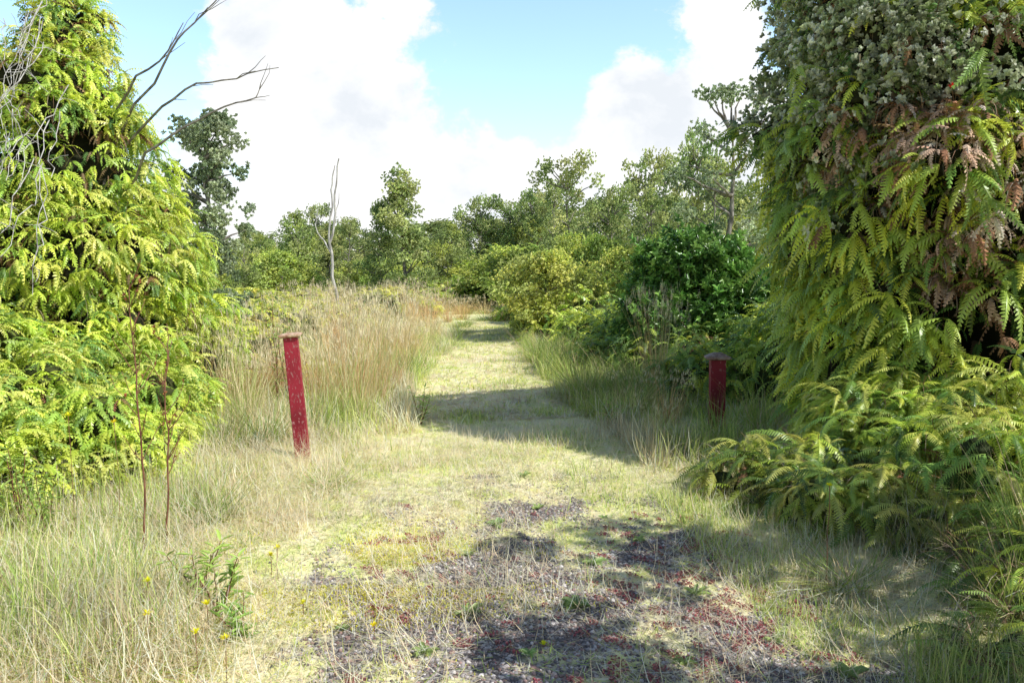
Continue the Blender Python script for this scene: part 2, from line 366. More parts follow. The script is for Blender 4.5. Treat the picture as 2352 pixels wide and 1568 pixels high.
def tuftmesh(seed,green,n=110,gold=(.88,.66,.36),gr=(.54,.66,.16)):
    g=Acc();r=.17;a=U(0,6.28,n);q=rng.random(n)**.6
    x=r*q*np.cos(a);y=r*q*np.sin(a);P=np.stack([x,y,0*x],1)
    L=.3+.75*rng.random(n)**1.3;tl=-q*U(-.1,.42,n);k=rng.integers(0,3,n)
    C=np.where((rng.random(n)<green)[:,None],np.array([gr]),np.array([gold]))*U(.65,1.1,(n,1))
    R=rotm(a-np.pi/2,tl,rng.normal(0,.14,n));S=np.stack([U(.0032,.006,n),L,L],1)
    for i in range(3):
        m=k==i;g.inst([BL[0],BL[0],BL[1]][i],P[m],R[m],S[m],C[m])
    m=(L>.75);n=int(m.sum())
    tip=np.einsum('nij,nj->ni',R[m],np.stack([0*L[m],L[m]*.05,L[m]*.9],1))+P[m]
    if green<.6:
        tp=np.repeat(tip,5,0)+rng.normal(0,.014,(n*5,3));kk=len(tp)
        g.inst(BL[1],tp,rotm(U(0,6.28,kk),U(-.5,.5,kk)),np.stack([U(.003,.005,kk),U(.04,.09,kk),U(.04,.09,kk)],1),np.tile([(.95,.80,.54)],(kk,1)))
    n=110;a=U(0,6.28,n);P=np.stack([r*np.cos(a),r*np.sin(a),0*a],1)*U(0,1,(n,1));L=U(.15,.42,n)
    g.inst(BL[2],P,rotm(a-np.pi/2,-U(.0,.8,n)),np.stack([U(.005,.009,n),L,L],1),gc(n,.45))
    me=g.mesh('dry_grass_tuft');me.materials.append(M_grass);return me
TM=[tuftmesh(i,[.06,.14,.28,.06][i],130,[(.95,.72,.38),(.95,.63,.32),(.95,.82,.48),(.94,.58,.29)][i]) for i in range(4)]
TG=[tuftmesh(5,.9,150,gr=(.34,.48,.10)),tuftmesh(6,.75,140,gr=(.46,.58,.13))]
def tuft(x,y,h,w,ms,kind):
    me=ms[rng.integers(0,len(ms))]
    o=bpy.data.objects.new('dry_grass_tuft' if kind=='d' else 'green_grass_tuft',me);link(o);o.location=(x,y,float(gh(x,y)));o.scale=(w,w,h);o.rotation_euler=(U(-.12,.12),U(-.12,.12),U(0,6.28))
    if kind=='d': o['label']='tall tan bunch grass gone to straw beside the track';o['category']='grass';o['group']='dry bunch grass along the track'
    else: o['label']='green bunch grass with arching blades beside the track';o['category']='grass';o['group']='green bunch grass along the track'
for _ in range(84):
    y=U(8.0,15);x=xc(y)-hw(y)-U(.0,2.3)
    if noise2(x,y,1.9,77)>-.4: tuft(x,y,U(.55,1.45)*(.8+.25*noise2(x,y,1.1,78)),U(.9,1.5),TM,'d')
for (x,y,h) in [(-1.75,8.6,1.4),(-1.55,9.1,1.55),(-1.9,9.3,1.5),(-1.7,8.9,1.3),(-1.85,8.4,1.2),(-2.8,8.1,1.05),(-3.0,8.3,1.25),(-3.2,7.9,1.0),(-2.9,9.8,1.2),(-1.6,8.2,1.0),(-2.6,7.7,.9),(-2.2,8.9,1.1),(-2.0,8.0,.9)]: tuft(x,y,h,1.2,TM,'d')
for _ in range(6):
    y=U(7.4,12);x=xc(y)-hw(y)-U(-.1,2.0);tuft(x,y,U(.35,.6),U(1.2,1.8),TG,'g')
for _ in range(46):
    y=U(15,32);x=xc(y)-hw(y)-rng.random()**1.2*4.5-.1;tuft(x,y,U(.7,1.35),U(1.,2.),TM,'d')
for _ in range(18):
    y=U(14,30);x=xc(y)+hw(y)+U(.0,2.0);tuft(x,y,U(.6,1.1),U(1,1.6),TM,'d')
for _ in range(26):
    y=U(25,34);x=U(-2.6,1.2);q=rng.random()<.65;tuft(x,y,U(.4,.9),U(1.5,2.4),TM if q else TG,'d' if q else 'g')
for _ in range(34):
    y=U(8.2,15);x=xc(y)+hw(y)+U(-.15,1.1);tuft(x,y,U(.35,.75),U(1.2,2.0),TG,'g')
for _ in range(14):
    y=U(14,25);x=xc(y)+rng.choice([-1,1])*hw(y)*U(.6,1.1);tuft(x,y,U(.2,.4),U(1.2,2.0),TG,'g')
for (x,y,h) in [(1.75,9.6,1.45),(1.85,9.8,1.4),(1.35,7.4,.45),(1.6,8.1,.6),(1.3,8.6,.5)]: tuft(x,y,h,.8,TM,'d')
for (x,y,h) in [(-1.9,7.6,.5),(-2.4,6.6,.5),(-2.2,7.0,.45),(-2.75,7.3,.5),(-1.35,5.7,.22),(2.75,4.0,.8),(2.6,3.7,.7),(2.35,3.5,.5),(-2.1,3.4,.35),(-1.5,3.0,.3),(-2.6,3.9,.35),(-1.9,4.9,.3),(1.75,4.0,.2),(1.9,7.2,.5),(1.5,7.0,.4),(2.3,7.3,.6)]: tuft(x,y,h,1.2,TG,'g')
# ================================================================== FERN-CLAD TREE
def trunkmesh(base,tops,r0,wobble=.06):
    g=Acc();main=wob(base,tops[0],10,wobble);tube(g,main,np.linspace(r0,r0*.25,10),sides=8)
    for t in tops[1:]:
        k=rng.integers(2,7);p=wob(main[k],t,7,wobble);tube(g,p,np.linspace(r0*.5,r0*.1,7))
    return g.mesh('trunk',True)
LT=[(-4.8,8.5,.8,1.7,1.4,.9),(-4.72,8.4,1.7,1.34,1.3,.85),(-4.68,8.4,2.55,.98,1.0,.8),(-4.62,8.4,3.3,.62,.66,.7),(-4.60,8.4,3.95,.30,.34,.45)]
LT=LT+lumps(LT,34,(.18,.34))
et=empty('fern_covered_tree',(-4.6,8.4,0),label='conical tree smothered in bright lime climbing fern',category='tree')
def child(name,me,mat,par,**kw):
    o=obj(name,me,mat,par,**kw);o.location=tuple(-c for c in par.location);return o
child('trunk',trunkmesh((-4.6,8.4,0),[(-4.6,8.4,3.6),(-3.9,8.2,2.4),(-5.2,8.4,2.8),(-4.4,8.2,3.2)],.11),M_bark,et)
def lcol_shaded(P,N):
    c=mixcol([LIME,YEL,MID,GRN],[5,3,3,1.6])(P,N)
    dark=np.clip((-P[:,0]-4.6)*.9,0,.6)*np.clip((P[:,2]-1.2),0,1)  # shade put into the colour: upper left side, away from the sun
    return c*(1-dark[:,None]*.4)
P,N=ellpts(LT,84,.76,1.12,.84);ok=gaps(P,N,-.55,3.6)|(P[:,2]>3.5);g=Acc();fern(g,P[ok],N[ok],(.12,.29),6,lcol_shaded,FM)
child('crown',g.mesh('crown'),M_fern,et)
g=Acc();wiry(g,P,N,3600);P,N=ellpts(LT,18,.68,.95,.7);fern(g,P,N,(.12,.28),4,mixcol([BRN,(.22,.14,.08),DGR],[2,2,3]),FM)
shade_core(g,LT,.62,(.025,.025,.012));child('dead_fronds_shade_core',g.mesh('dead_fronds_shade_core'),M_dead,et)  # dead fronds plus dark inner lumps painted as shade
g=Acc()
for _ in range(28):
    z=U(2.4,4.2);hwid=.25+(4.5-z)*.40;x=-4.5+U(-.6,.7)*hwid
    f=lambda zz: 8.4-1.08*(.42+(4.4-zz)*.47)
    z1=z-U(.3,1.2);pts=wob((x,f(z),z),(x+U(-.2,.3),f(z1)-.05,z1),9,.12)
    tube(g,pts,np.linspace(.0055,.003,9),sides=4)
    for _ in range(4):
        k=rng.integers(1,7);q=pts[k]+rng.normal(0,.12,3);tube(g,wob(pts[k],q,4,.1),[.004,.003,.003,.002],sides=3)
child('dead_vines',g.mesh('dead_vines'),M_grey,et)
ed=empty('dead_tree',(-4.1,8.2,0),label='bare thin dead tree reaching out of the ferns',category='tree')
g=Acc();tube(g,wob((-4.1,8.3,0),(-4.2,8.2,3.2),12,.02),np.linspace(.05,.015,12))
LB=[[(-4.15,8.2,2.1),(-3.4,7.5,2.68),(-3.02,7.5,2.92),(-2.65,7.5,3.10),(-2.36,7.5,3.18),(-2.31,7.5,3.30)],
 [(-4.15,8.2,2.7),(-3.27,7.6,3.12),(-2.9,7.5,3.31),(-2.53,7.5,3.35),(-2.14,7.5,3.45)],
 [(-4.15,8.2,2.7),(-3.33,7.6,3.33),(-3.06,7.5,3.70),(-2.81,7.5,3.94),(-2.5,7.5,4.25)],
 [(-4.15,8.2,3.0),(-3.5,7.6,3.4),(-3.15,7.5,3.6),(-3.0,7.5,3.85)]]
for b in LB:
    b=np.array(b);pts=np.concatenate([wob(b[i],b[i+1],4,.07)[:-1] for i in range(len(b)-1)]+[b[-1:]])
    tube(g,pts,np.linspace(.015,.004,len(pts)),sides=5)
    for _ in range(4):
        k=rng.integers(4,len(pts)-1);d=pts[min(k+2,len(pts)-1)]-pts[k-2];d=d/np.linalg.norm(d)*U(.12,.35)+rng.normal(0,.06,3)
        tube(g,wob(pts[k],pts[k]+d,4,.1),[.005,.004,.003,.002],sides=4)
child('limbs',g.mesh('limbs',True),M_twig,ed)
def thicket(name,ells,dens,size,nf,colf,T,lab,deadd=6,f=.76,th=None,cc=(.05,.06,.02)):
    g=Acc();P,N=ellpts(ells,dens,.80,1.12)
    if th is not None: ok=gaps(P,N,th,4.0)|(P[:,2]<.4);P=P[ok];N=N[ok]
    fern(g,P,N,size,nf,colf,T)
    obj(name,g.mesh(name),M_fern,kind='stuff',label=lab)
    g=Acc();shade_core(g,ells,f,cc)  # dark cores put painted shade behind the gaps between fronds
    if deadd: wiry(g,P,N,1400,(.1,.3));P,N=ellpts(ells,deadd,.70,.92,.7);fern(g,P,N,size,3,mixcol([BRN,DGR,GRN],[1.2,2.,2.]),T)
    obj('fern_litter_shade_core',g.mesh('fern_litter_shade_core'),M_dead,kind='stuff',label='dark shade coloured cores and matted dead fronds under the ferns')
L1=[(-4.7,6.5,0,1.6,1.1,1.2),(-3.7,7.2,0,.95,.9,1.1),(-3.3,5.6,0,.7,.7,.60),(-4.3,5.3,0,1.3,.9,.9),(-6.2,8,0,1.6,2,1.5),(-3.1,6.4,0,.5,.6,.65),(-3.7,4.9,0,.7,.5,.5)]
L1+=lumps(L1,22,(.18,.32))
thicket('fern_thicket',L1,95,(.11,.26),6,mixcol([LIME,YEL,MID,GRN],[5,4,2.5,1]),FM,'dense lime green scrambling fern on the bank',8,.64)
def ycol_shaded(P,N):
    b=mixcol([YEL,LIME,MID,GRN,DGR],[4.5,3.5,2.5,1.5,1])(P,N);d=np.clip((P[:,[2]]-.05)/.45,0,1);return b*(.42+.58*d)  # painted shade: fronds get darker towards the ground
R1=[(2.45,5.4,0,.54,.5,.54),(1.78,5.7,0,.30,.30,.34),(3.0,4.95,0,.72,.62,.66),(3.65,5.5,0,.95,.8,.98),(2.9,6.0,0,.58,.5,.8),(2.35,4.75,0,.44,.38,.36),(1.9,5.05,0,.28,.28,.26),(3.0,4.25,0,.50,.42,.38)]
R1+=lumps(R1,14,(.12,.22))
thicket('fern_bank',R1,84,(.16,.42),5,ycol_shaded,FN,'arching yellow green fern fronds spilling over the bank',12,.50,-.5,(.04,.05,.02))
def gcol(P,N): return mixcol([GRN,MID,DGR,LIME],[4,3,2,1])(P,N)
R2=[(2.12,3.15,0,.28,.25,.18),(2.5,3.55,0,.34,.3,.28),(2.85,3.85,0,.4,.35,.36),(2.55,4.05,0,.28,.25,.24),(1.98,2.85,0,.22,.2,.14)]
thicket('trailing_ferns',R2,80,(.14,.34),5,gcol,FN,'dark green ferns trailing through the grass at the path edge',6,.5,None,(.03,.04,.015))
fl=[]
for _ in range(60):
    y=U(14,38);x=xc(y)-hw(y)-1.8-rng.random()*(2+y*.28);fl.append((x,y,0,U(.8,1.9),U(.8,1.8),U(.6,1.0)))
for _ in range(8):
    y=U(9.5,13);x=xc(y)-hw(y)-U(1.6,2.9);fl.append((x,y,0,U(.4,.7),U(.4,.7),U(.5,.8)))
thicket('fern_field',fl,15,(.22,.42),5,mixcol([LIME,YEL,MID,GRN],[4,4,3,1.5]),FF,'low yellow green ferns covering the open ground',0,.83)
fr=[]
for _ in range(60):
    y=U(14,36);x=xc(y)+hw(y)+.9+rng.random()*(2+y*.22);fr.append((x,y,0,U(.7,1.5),U(.7,1.5),U(.6,1.2)+max(0,y-18)*.09))
for _ in range(16): fr.append((U(-4.5,2.5),U(33,39),0,U(.8,1.5),U(.8,1.3),U(.8,1.5)))
thicket('fern_scrub',fr,16,(.25,.45),5,mixcol([LIME,YEL,MID,GRN],[4,4,3,1.5]),FF,'mounded yellow green fern scrub beside the track',0,.80)
rl=[(2.3,9.6,0,.55,.6,.7),(1.7,13.2,0,.6,.6,.8),(2.1,13.5,0,.8,.8,1.1),(3.6,10.5,0,.9,.9,1.1),(3.2,9.3,0,.7,.6,1.1),(1.5,15.5,0,.7,.8,.8),(1.95,11.6,0,.5,.5,.75),(1.35,12.4,0,.4,.4,.5),(2.5,11.0,0,.5,.5,.8)]
thicket('shade_ferns',rl,50,(.2,.40),5,mixcol([GRN,DGR,LIME,MID],[3,1,3,3]),FM,'green ferns growing at the foot of the trees',5,.66)
# ================================================================== FERN-DRAPED TREE
RT=[(4.2,7.45,3.1,1.75,1.6,1.15),(4.5,7.4,2.3,1.85,1.8,1.1),(4.7,7.0,1.1,1.95,1.5,1.1),(3.45,7.4,4.1,.95,1.05,.85),(5.0,7.2,3.3,.9,1.0,.7),(3.2,7.3,2.9,.75,.8,.8),(3.05,7.2,1.9,.55,.65,.8),(3.15,7.0,.9,.6,.6,.8)]
RT+=lumps(RT,60,(.18,.42))
er=empty('fern_draped_tree',(4.3,7.4,0),label='large leafy tree draped in green and dead brown fern',category='tree')
child('trunk',trunkmesh((4.3,7.4,0),[(4.2,7.4,4.0),(3.4,7.4,3.8),(5.1,7.4,3.4),(3.7,7.2,3.8),(4.7,7.0,3.1)],.16),M_bark,er)
P,N=ellpts(RT,60,.76,1.14,.84);ok=gaps(P,N,-.48,3.2,7);P=P[ok];N=N[ok]
leafm=((P[:,2]>2.9)&(P[:,0]<4.9)&(noise2(P[:,0],P[:,2],2.4,61)>-.2)&(rng.random(len(P))<.9))|((P[:,2]>1.9)&(P[:,0]<3.0)&(rng.random(len(P))<.30))
deadm=(~leafm)&(P[:,2]>.9)&(P[:,2]<3.4)&(P[:,0]>2.6)&(noise2(P[:,0],P[:,2],2.0,4)>-.6)&(rng.random(len(P))<.58)
live=~leafm&~deadm
g=Acc();fern(g,P[live],N[live],(.20,.50),5,mixcol([GRN,MID,LIME,DGR],[3,4,3.5,1.2]),FL);child('fern_drapery',g.mesh('fern_drapery'),M_fern,er)
g=Acc();fern(g,P[deadm],N[deadm],(.12,.32),7,mixcol([(.46,.22,.14),(.60,.38,.29),(.28,.15,.10),(.70,.55,.46)],[3,3,1.5,2]),FM)
wiry(g,P,N,4000);wiry(g,P[deadm],N[deadm],5000,(.12,.4),((.50,.34,.26),(.60,.50,.42),(.36,.18,.12)))
P2,N2=ellpts(RT,16,.66,.9,.7);fern(g,P2,N2,(.16,.34),3,mixcol([BRN,(.16,.10,.06),DGR,GRN],[1.3,2,3,1]),FM);shade_core(g,RT,.60,(.025,.025,.012))  # dark lumps inside the crown stand in for deep shade
child('dead_fronds_shade_core',g.mesh('dead_fronds_shade_core'),M_dead,er)
def rosettes(acc,P,N,k,spread,size,colf,T):
    n=len(P);base=colf(P,N);Q_=np.repeat(P,k,0)+rng.normal(0,spread,(n*k,3));C=np.repeat(base,k,0)*U(.75,1.25,(n*k,1))
    N_=np.repeat(N,k,0);m=n*k
    az=np.arctan2(N_[:,1],N_[:,0]);R=rotm(az-np.pi/2+rng.normal(0,.8,m),-np.arccos(np.clip(N_[:,2],-1,1))*.7+rng.normal(0,.5,m))
    t=rng.integers(0,len(T),m);S=U(size[0],size[1],m)
    for i in range(len(T)):
        q=t==i;acc.inst(T[i],Q_[q],R[q],S[q],C[q])
g=Acc();rosettes(g,P[leafm],N[leafm],10,.07,(.030,.054),mixcol([(.58,.64,.44),(.42,.52,.27),(.78,.82,.66),(.26,.34,.16)],[3,3,3,1.5]),RO)
child('crown',g.mesh('crown'),M_leaf,er)
g=Acc();n=26;cc=np.array([(3.10,5.75,2.88)]);a=U(0,6.28,n)
g.inst(BL[0],np.repeat(cc,n,0),rotm(a,U(-1.2,1.2,n)),np.stack([np.full(n,.006),U(.03,.045,n),U(.03,.045,n)],1),np.tile([(.8,.02,.02)],(n,1)))
child('blossom',g.mesh('blossom'),M_flower,er,label='single red pompom blossom')
# ================================================================== GENERIC TREES
def leafytree(h,cb,r,ncl,kros,size,cols,T,shape='oval',gap=1.0):
    ce=[];lob=U(0,6.28)
    for i in range(ncl):
        t=rng.random();z=cb+(h-cb)*t
        pr={'oval':math.sin(math.pi*min(.97,.12+t*.86))**.7,'cone':(1-t)**.8+.12,'open':.5+.5*math.sin(3*t)}[shape]
        a=U(0,6.28);pr*=1+.35*math.sin(a*2+lob+t*5);q=rng.random()**.5*pr*r;s=U(.10,.28)*r*gap
        ce.append((q*math.cos(a),q*math.sin(a),min(z,h-s*.6),s,s,s*.7))
    tr=Acc();main=wob((0,0,-.05),(U(-.1,.1)*r,U(-.1,.1)*r,h*.88),12,.04);tube(tr,main,np.linspace(.03*h*.6,.012,12),sides=7)
    for c in ce[::2]:
        k=int(np.clip(np.searchsorted(main[:,2],c[2]-.25*r)-1,2,10));tube(tr,wob(main[k],c[:3],6,.07),np.linspace(.008*h,.004,6),sides=5)
    cr=Acc()
    for c in ce:
        n=int(kros*(c[3]/(.2*r*gap))**1.5)+8;d=rng.normal(size=(n,3));d/=np.linalg.norm(d,axis=1)[:,None]
        P=np.array(c[:3])+d*np.array(c[3:])*(rng.random((n,1))**.5)*1.35
        b=mixcol(cols,[1]*len(cols))(P[:1],None)
        rosettes(cr,P,d,1,.04,size,lambda p,q:np.repeat(b,len(p),0),T)
    return tr.mesh('trunk',True),cr.mesh('crown')
OH=[(.44,.54,.20),(.58,.67,.26),(.28,.38,.13),(.68,.72,.31)]
YB=[(.72,.82,.20),(.86,.90,.24),(.50,.62,.17),(.60,.68,.22)]
MV=[leafytree(5,.3,1.3,75,44,(.055,.09),OH,RF,'oval'),leafytree(5,.3,1.2,75,44,(.055,.09),OH,RF,'cone'),leafytree(4,.2,1.6,85,44,(.06,.09),OH+[(.66,.74,.20)],RF,'oval'),leafytree(5,.8,1.2,50,34,(.055,.085),OH,RF,'open',.8),leafytree(3,.1,1.5,70,46,(.06,.10),YB,RF,'oval'),leafytree(4.5,.2,1.7,75,44,(.06,.09),OH,RF,'open',.9),leafytree(5,.4,1.5,58,44,(.055,.085),OH,RF,'open',.9)]
for a,b in MV: a.materials.append(M_bark);b.materials.append(M_leaf)
MH=[5,5,4,5,3,4.5,5]
def tree(v,x,y,h,w,label,group=None):
    e=empty('leafy_tree' if v!=4 else 'bush',(x,y,float(gh(x,y))),label=label,category='tree' if v!=4 else 'bush')
    if group: e['group']=group
    e.rotation_euler=(U(-.04,.04),U(-.04,.04),U(0,6.28));s=h/MH[v];wd=w/[1.3,1.2,1.6,1.2,1.5,1.7,1.5][v];e.scale=(wd,wd,s)
    for nm,me in zip(('trunk','crown'),MV[v]): o=bpy.data.objects.new(nm,me);link(o);o.parent=e
def uv(u,v,d): return (u-1176)/1828*d,1.6+(621-v)/1828*d
named=[(1,925,392,30,75,'slender upright tree with open grey green crown'),(6,1320,372,30,85,'broad rounded tree above the fern scrub'),(3,1455,378,27,65,'open crowned grey green tree'),(6,1530,365,26,65,'upright leafy tree with a ragged top'),
(0,875,470,31,45,'small leafy tree beside a taller one'),(2,690,495,36,60,'low rounded grey green tree'),(5,735,480,38,45,'leafy tree behind the dead snag'),(6,805,510,36,50,'low rounded grey green tree'),(1,760,515,34,40,'small leafy tree behind the ferns'),
(5,1100,458,46,65,'rounded tree on the wooded skyline'),(6,1165,470,46,65,'rounded tree on the wooded skyline'),(5,1225,448,44,60,'rounded tree on the wooded skyline'),(2,1040,520,42,60,'low rounded tree on the wooded skyline'),
(3,1600,310,20,60,'tall open crowned tree with visible limbs'),(6,1500,440,22,65,'dense leafy tree beside the fern scrub'),(5,1390,440,25,65,'leafy tree with grey green crown'),(6,1640,390,19,80,'dense leafy tree above the shrub'),(2,600,545,42,60,'low rounded tree on the wooded skyline'),(0,560,525,30,30,'small leafy tree beside the ferns'),(3,1580,340,22,60,'upright leafy tree with pale limbs'),(6,1270,430,34,55,'rounded tree above the fern scrub')]
for v,u,vt,d,hwu,lab in named:
    x,z=uv(u,vt,d);tree(v,x,d,z,hwu/1828*d,lab)
G='trees along the distant skyline'
for i in range(76):
    d=U(44,64);u=-500+3400*(i+U(-.4,.4))/76;t=np.interp(u,[500,650,1000,1250,1700],[565,542,530,490,430])+U(-22,20)
    x,z=uv(u,t,d);tree(int(rng.choice([0,2,5,6])),x,d,z,U(1.8,3.0),'grey green leafy tree in the distant woodland',G)
for i in range(34):
    d=U(30,42);u=U(520,1700);x,z=uv(u,U(570,612),d)
    if abs(x-xc(d))>1.6 or d>34: tree(4,x,d,z,U(1.1,2.0),'low yellow green bush at the edge of the woodland','bushes at the woodland edge')
for i in range(16):
    d=U(18,28);u=U(1210,1560);x,z=uv(u,U(545,605),d);tree(4,x,d,z,U(.6,1.1),'low yellow green bush among ferns','bushes among the fern scrub')
def bigtree(name,x,y,args,label):
    t,c=leafytree(*args);e=empty(name,(x,y,0),label=label,category='tree')
    for nm,me,m in (('trunk',t,M_bark),('crown',c,M_leaf)): me.materials.append(m);o=bpy.data.objects.new(nm,me);link(o);o.parent=e
OD=[(.50,.57,.34),(.64,.69,.44),(.36,.43,.24)]
bigtree('leafy_tree',-5.4,14.2,(4.35,.1,.66,110,40,(.042,.065),OD,RO,'open',1.0),'slim grey green tree rising behind the fern covered tree')
bigtree('leafy_tree',4.6,17.0,(5.5,1.2,1.0,60,24,(.04,.065),OD,RO,'open',.8),'tall airy tree with pale limbs and sparse crown')
bigtree('leafy_tree',3.7,1.1,(3.9,1.2,1.2,50,60,(.05,.08),OH,RO,'oval',1.0),'leafy tree shading the near edge of the path')
bigtree('leafy_tree',4.3,3.0,(4.4,2.4,.95,22,40,(.05,.08),OH,RO,'open',1.0),'slender leafy tree overhanging the bank')
es=empty('dead_snag',(-4.9,22,0),label='pale forked dead snag standing among the ferns',category='tree')
g=Acc();w=lambda u,v:((u-1176)/83.1,22,1.6+(621-v)/83.1)
for pts,r0,r1 in [([(765,760),(764,635),(760,560),(775,490),(778,430),(785,370)],.055,.02),([(760,560),(763,500),(766,440),(772,400),(776,385)],.04,.012),([(762,580),(745,550),(733,535),(735,480)],.028,.01),([(775,490),(782,470),(784,440)],.018,.008)]:
    b=np.array([w(*p) for p in pts]);P=np.concatenate([wob(b[i],b[i+1],4,.07)[:-1] for i in range(len(b)-1)]+[b[-1:]]);tube(g,P,np.linspace(r0,r1,len(P)))
child('trunk',g.mesh('trunk',True),M_grey,es)
SH=[(2.8,12.2,1.05,.75,.8,.9),(2.35,12,.65,.6,.6,.6),(3.3,12,.75,.65,.65,.75),(2.9,12,1.5,.45,.5,.5)];SH+=lumps(SH,22,(.16,.34))
e=empty('glossy_shrub',(2.75,12.2,0),label='dense round shrub with glossy bright green leaves',category='shrub')
g=Acc()
for _ in range(7): tube(g,wob((2.75+U(-.1,.1),12.2,0),(2.75+U(-.7,.7),12+U(-.5,.5),U(1.2,1.9)),7,.06),np.linspace(.03,.01,7))
child('stems',g.mesh('stems',True),M_bark,e)
g=Acc();P,N=ellpts(SH,40,.78,1.18);rosettes(g,P,N,8,.10,(.06,.12),mixcol([(.20,.40,.08),(.34,.55,.13),(.10,.23,.05)],[3,2,2]),RS)
shade_core(g,SH,.64,(.012,.03,.008))  # near-black green filling: inner shade of the shrub as colour
child('crown',g.mesh('crown'),M_gloss,e)
# ================================================================== POSTS
def paint(name,k,t):
    m=bpy.data.materials.new(name);nt,n,l=nodes(m)
    out=n.new('ShaderNodeOutputMaterial');p=n.new('ShaderNodeBsdfPrincipled');tc=n.new('ShaderNodeTexCoord')
    def nz(sc,st,de=6,dist=0):
        mp=n.new('ShaderNodeMapping');mp.inputs['Scale'].default_value=st;l.new(tc.outputs['Object'],mp.inputs[0])
        t=n.new('ShaderNodeTexNoise');t.inputs['Scale'].default_value=sc;t.inputs['Detail'].default_value=de;t.inputs['Distortion'].default_value=dist;l.new(mp.outputs[0],t.inputs['Vector']);return t.outputs['Fac']
    def ramp(f,st):
        r=n.new('ShaderNodeValToRGB');e=r.color_ramp.elements
        while len(e)<len(st): e.new(.5)
        for x,(q,c) in zip(e,st): x.position=q;x.color=(*c,1)
        l.new(f,r.inputs[0]);return r.outputs[0]
    red=ramp(nz(6,(1,1,.6)),[(.3,(.20*k,.013*k,.022*k)),(.7,(.38*k,.024*k,.045*k))])
    wood=ramp(nz(40,(1,1,.1)),[(.3,(.26,.08,.08)),(.7,(.48,.24,.23))])
    f=ramp(nz(60,(1.0,1.0,.45),10,.4),[(t,(0,0,0)),(t+.07,(1,1,1))])
    x=n.new('ShaderNodeMix');x.data_type='RGBA';l.new(f,x.inputs[0]);l.new(red,x.inputs[6]);l.new(wood,x.inputs[7]);l.new(x.outputs[2],p.inputs['Base Color'])
    p.inputs['Roughness'].default_value=.6;p.inputs['Specular IOR Level'].default_value=.3
    b=n.new('ShaderNodeBump');b.inputs['Strength'].default_value=.5;b.inputs['Distance'].default_value=.004;l.new(nz(30,(1,1,.2),8),b.inputs['Height']);l.new(b.outputs[0],p.inputs['Normal'])
    l.new(p.outputs[0],out.inputs[0]);return m
M_paint=paint('worn_red_paint',1.0,.565);M_paint2=paint('dark_red_paint',.7,.62)  # second paint is a darker red with fewer bare flecks
M_cap1=solidmat('weathered_cap',(.34,.15,.10),(.72,.55,.38),30,.8,.4)
M_cap2=solidmat('brown_cap',(.20,.11,.09),(.42,.31,.27),25,.7,.4)
def boxmesh(name,secs,bev=.006):
    bm=bmesh.new();rings=[]
    for z,hx,hy in secs: rings.append([bm.verts.new((sx*hx,sy*hy,z)) for sx,sy in((-1,-1),(1,-1),(1,1),(-1,1))])
    for a,b in zip(rings,rings[1:]):
        for k in range(4): bm.faces.new((a[k],a[(k+1)%4],b[(k+1)%4],b[k]))
    bm.faces.new(rings[0][::-1]);bm.faces.new(rings[-1]);bmesh.ops.bevel(bm,geom=bm.edges[:],offset=bev,segments=2,affect='EDGES')
    me=bpy.data.meshes.new(name);bm.to_mesh(me);bm.free();return me
def post(x,y,h,hx,hy,rot,cap,mp,mcap,label,caplabel):
    e=empty('wooden_post',(x,y,0),label=label,category='post',group='red wooden posts flanking the path');e.rotation_euler=rot
    zs=np.linspace(-.15,h,7);obj('shaft',boxmesh('shaft',[(z,hx*U(.97,1.03),hy*U(.97,1.03)) for z in zs],.004),mp,e)
    o=obj('cap',boxmesh('cap',cap,.004),mcap,e,(0,0,h+.002));o['label']=caplabel
post(PX-.005,PY,1.055,.057,.050,(math.radians(1),math.radians(-4.2),math.radians(8)),[(0,.066,.058),(.010,.088,.078),(.026,.088,.078),(.034,.05,.045)],M_paint,M_cap1,'leaning square post with scuffed crimson paint in dry grass','flat weathered tan and rust cap')
post(2.04,7.83,.72,.074,.06,(0,math.radians(-.5),math.radians(-4)),[(0,.085,.075),(.012,.118,.10),(.03,.118,.10),(.07,.04,.035)],M_paint2,M_cap2,'short square dark red post shaded by ferns','brown pyramid shaped cap')
# ================================================================== SMALL PLANTS
for (x,y,h,le) in [(-2.02,4.25,1.5,-.02),(-1.94,4.35,1.15,.05)]:
    e=empty('sapling',(x,y,0),label='spindly reddish sapling with tiny leaves in the grass',category='plant',group='spindly saplings in the grass')
    st=Acc();lf=Acc();main=wob((0,0,0),(le,0,h),14,.02);tube(st,main,np.linspace(.0065,.0028,14),sides=5);LP=[]
    for k in range(5,14):
        for _ in range(2):
            a=U(0,6.28);L=U(.12,.30)*(1-.03*k);q=main[k]+np.array([math.cos(a)*L*.6,math.sin(a)*L*.6,L]);p=wob(main[k],q,5,.08);tube(st,p,np.linspace(.0032,.0017,5),sides=4);LP+=list(p[1:])
    LP=np.array(LP);n=len(LP);o=obj('stem',st.mesh('stem'),M_redst,e)
    m=rng.random(n)<.4;k=m.sum();lf.inst(RF[0],LP[m],rotm(U(0,6.28,k),U(-1,1,k)),U(.010,.018,k),np.array([(.45,.42,.08),(.45,.18,.08),(.32,.4,.08)])[rng.integers(0,3,k)])
    obj('leaves',lf.mesh('leaves'),M_leaf,e)
P_,q_=leaf((0,1,.25),1,.11,.8);NL=(np.array(P_),np.array(q_),np.ones(6))
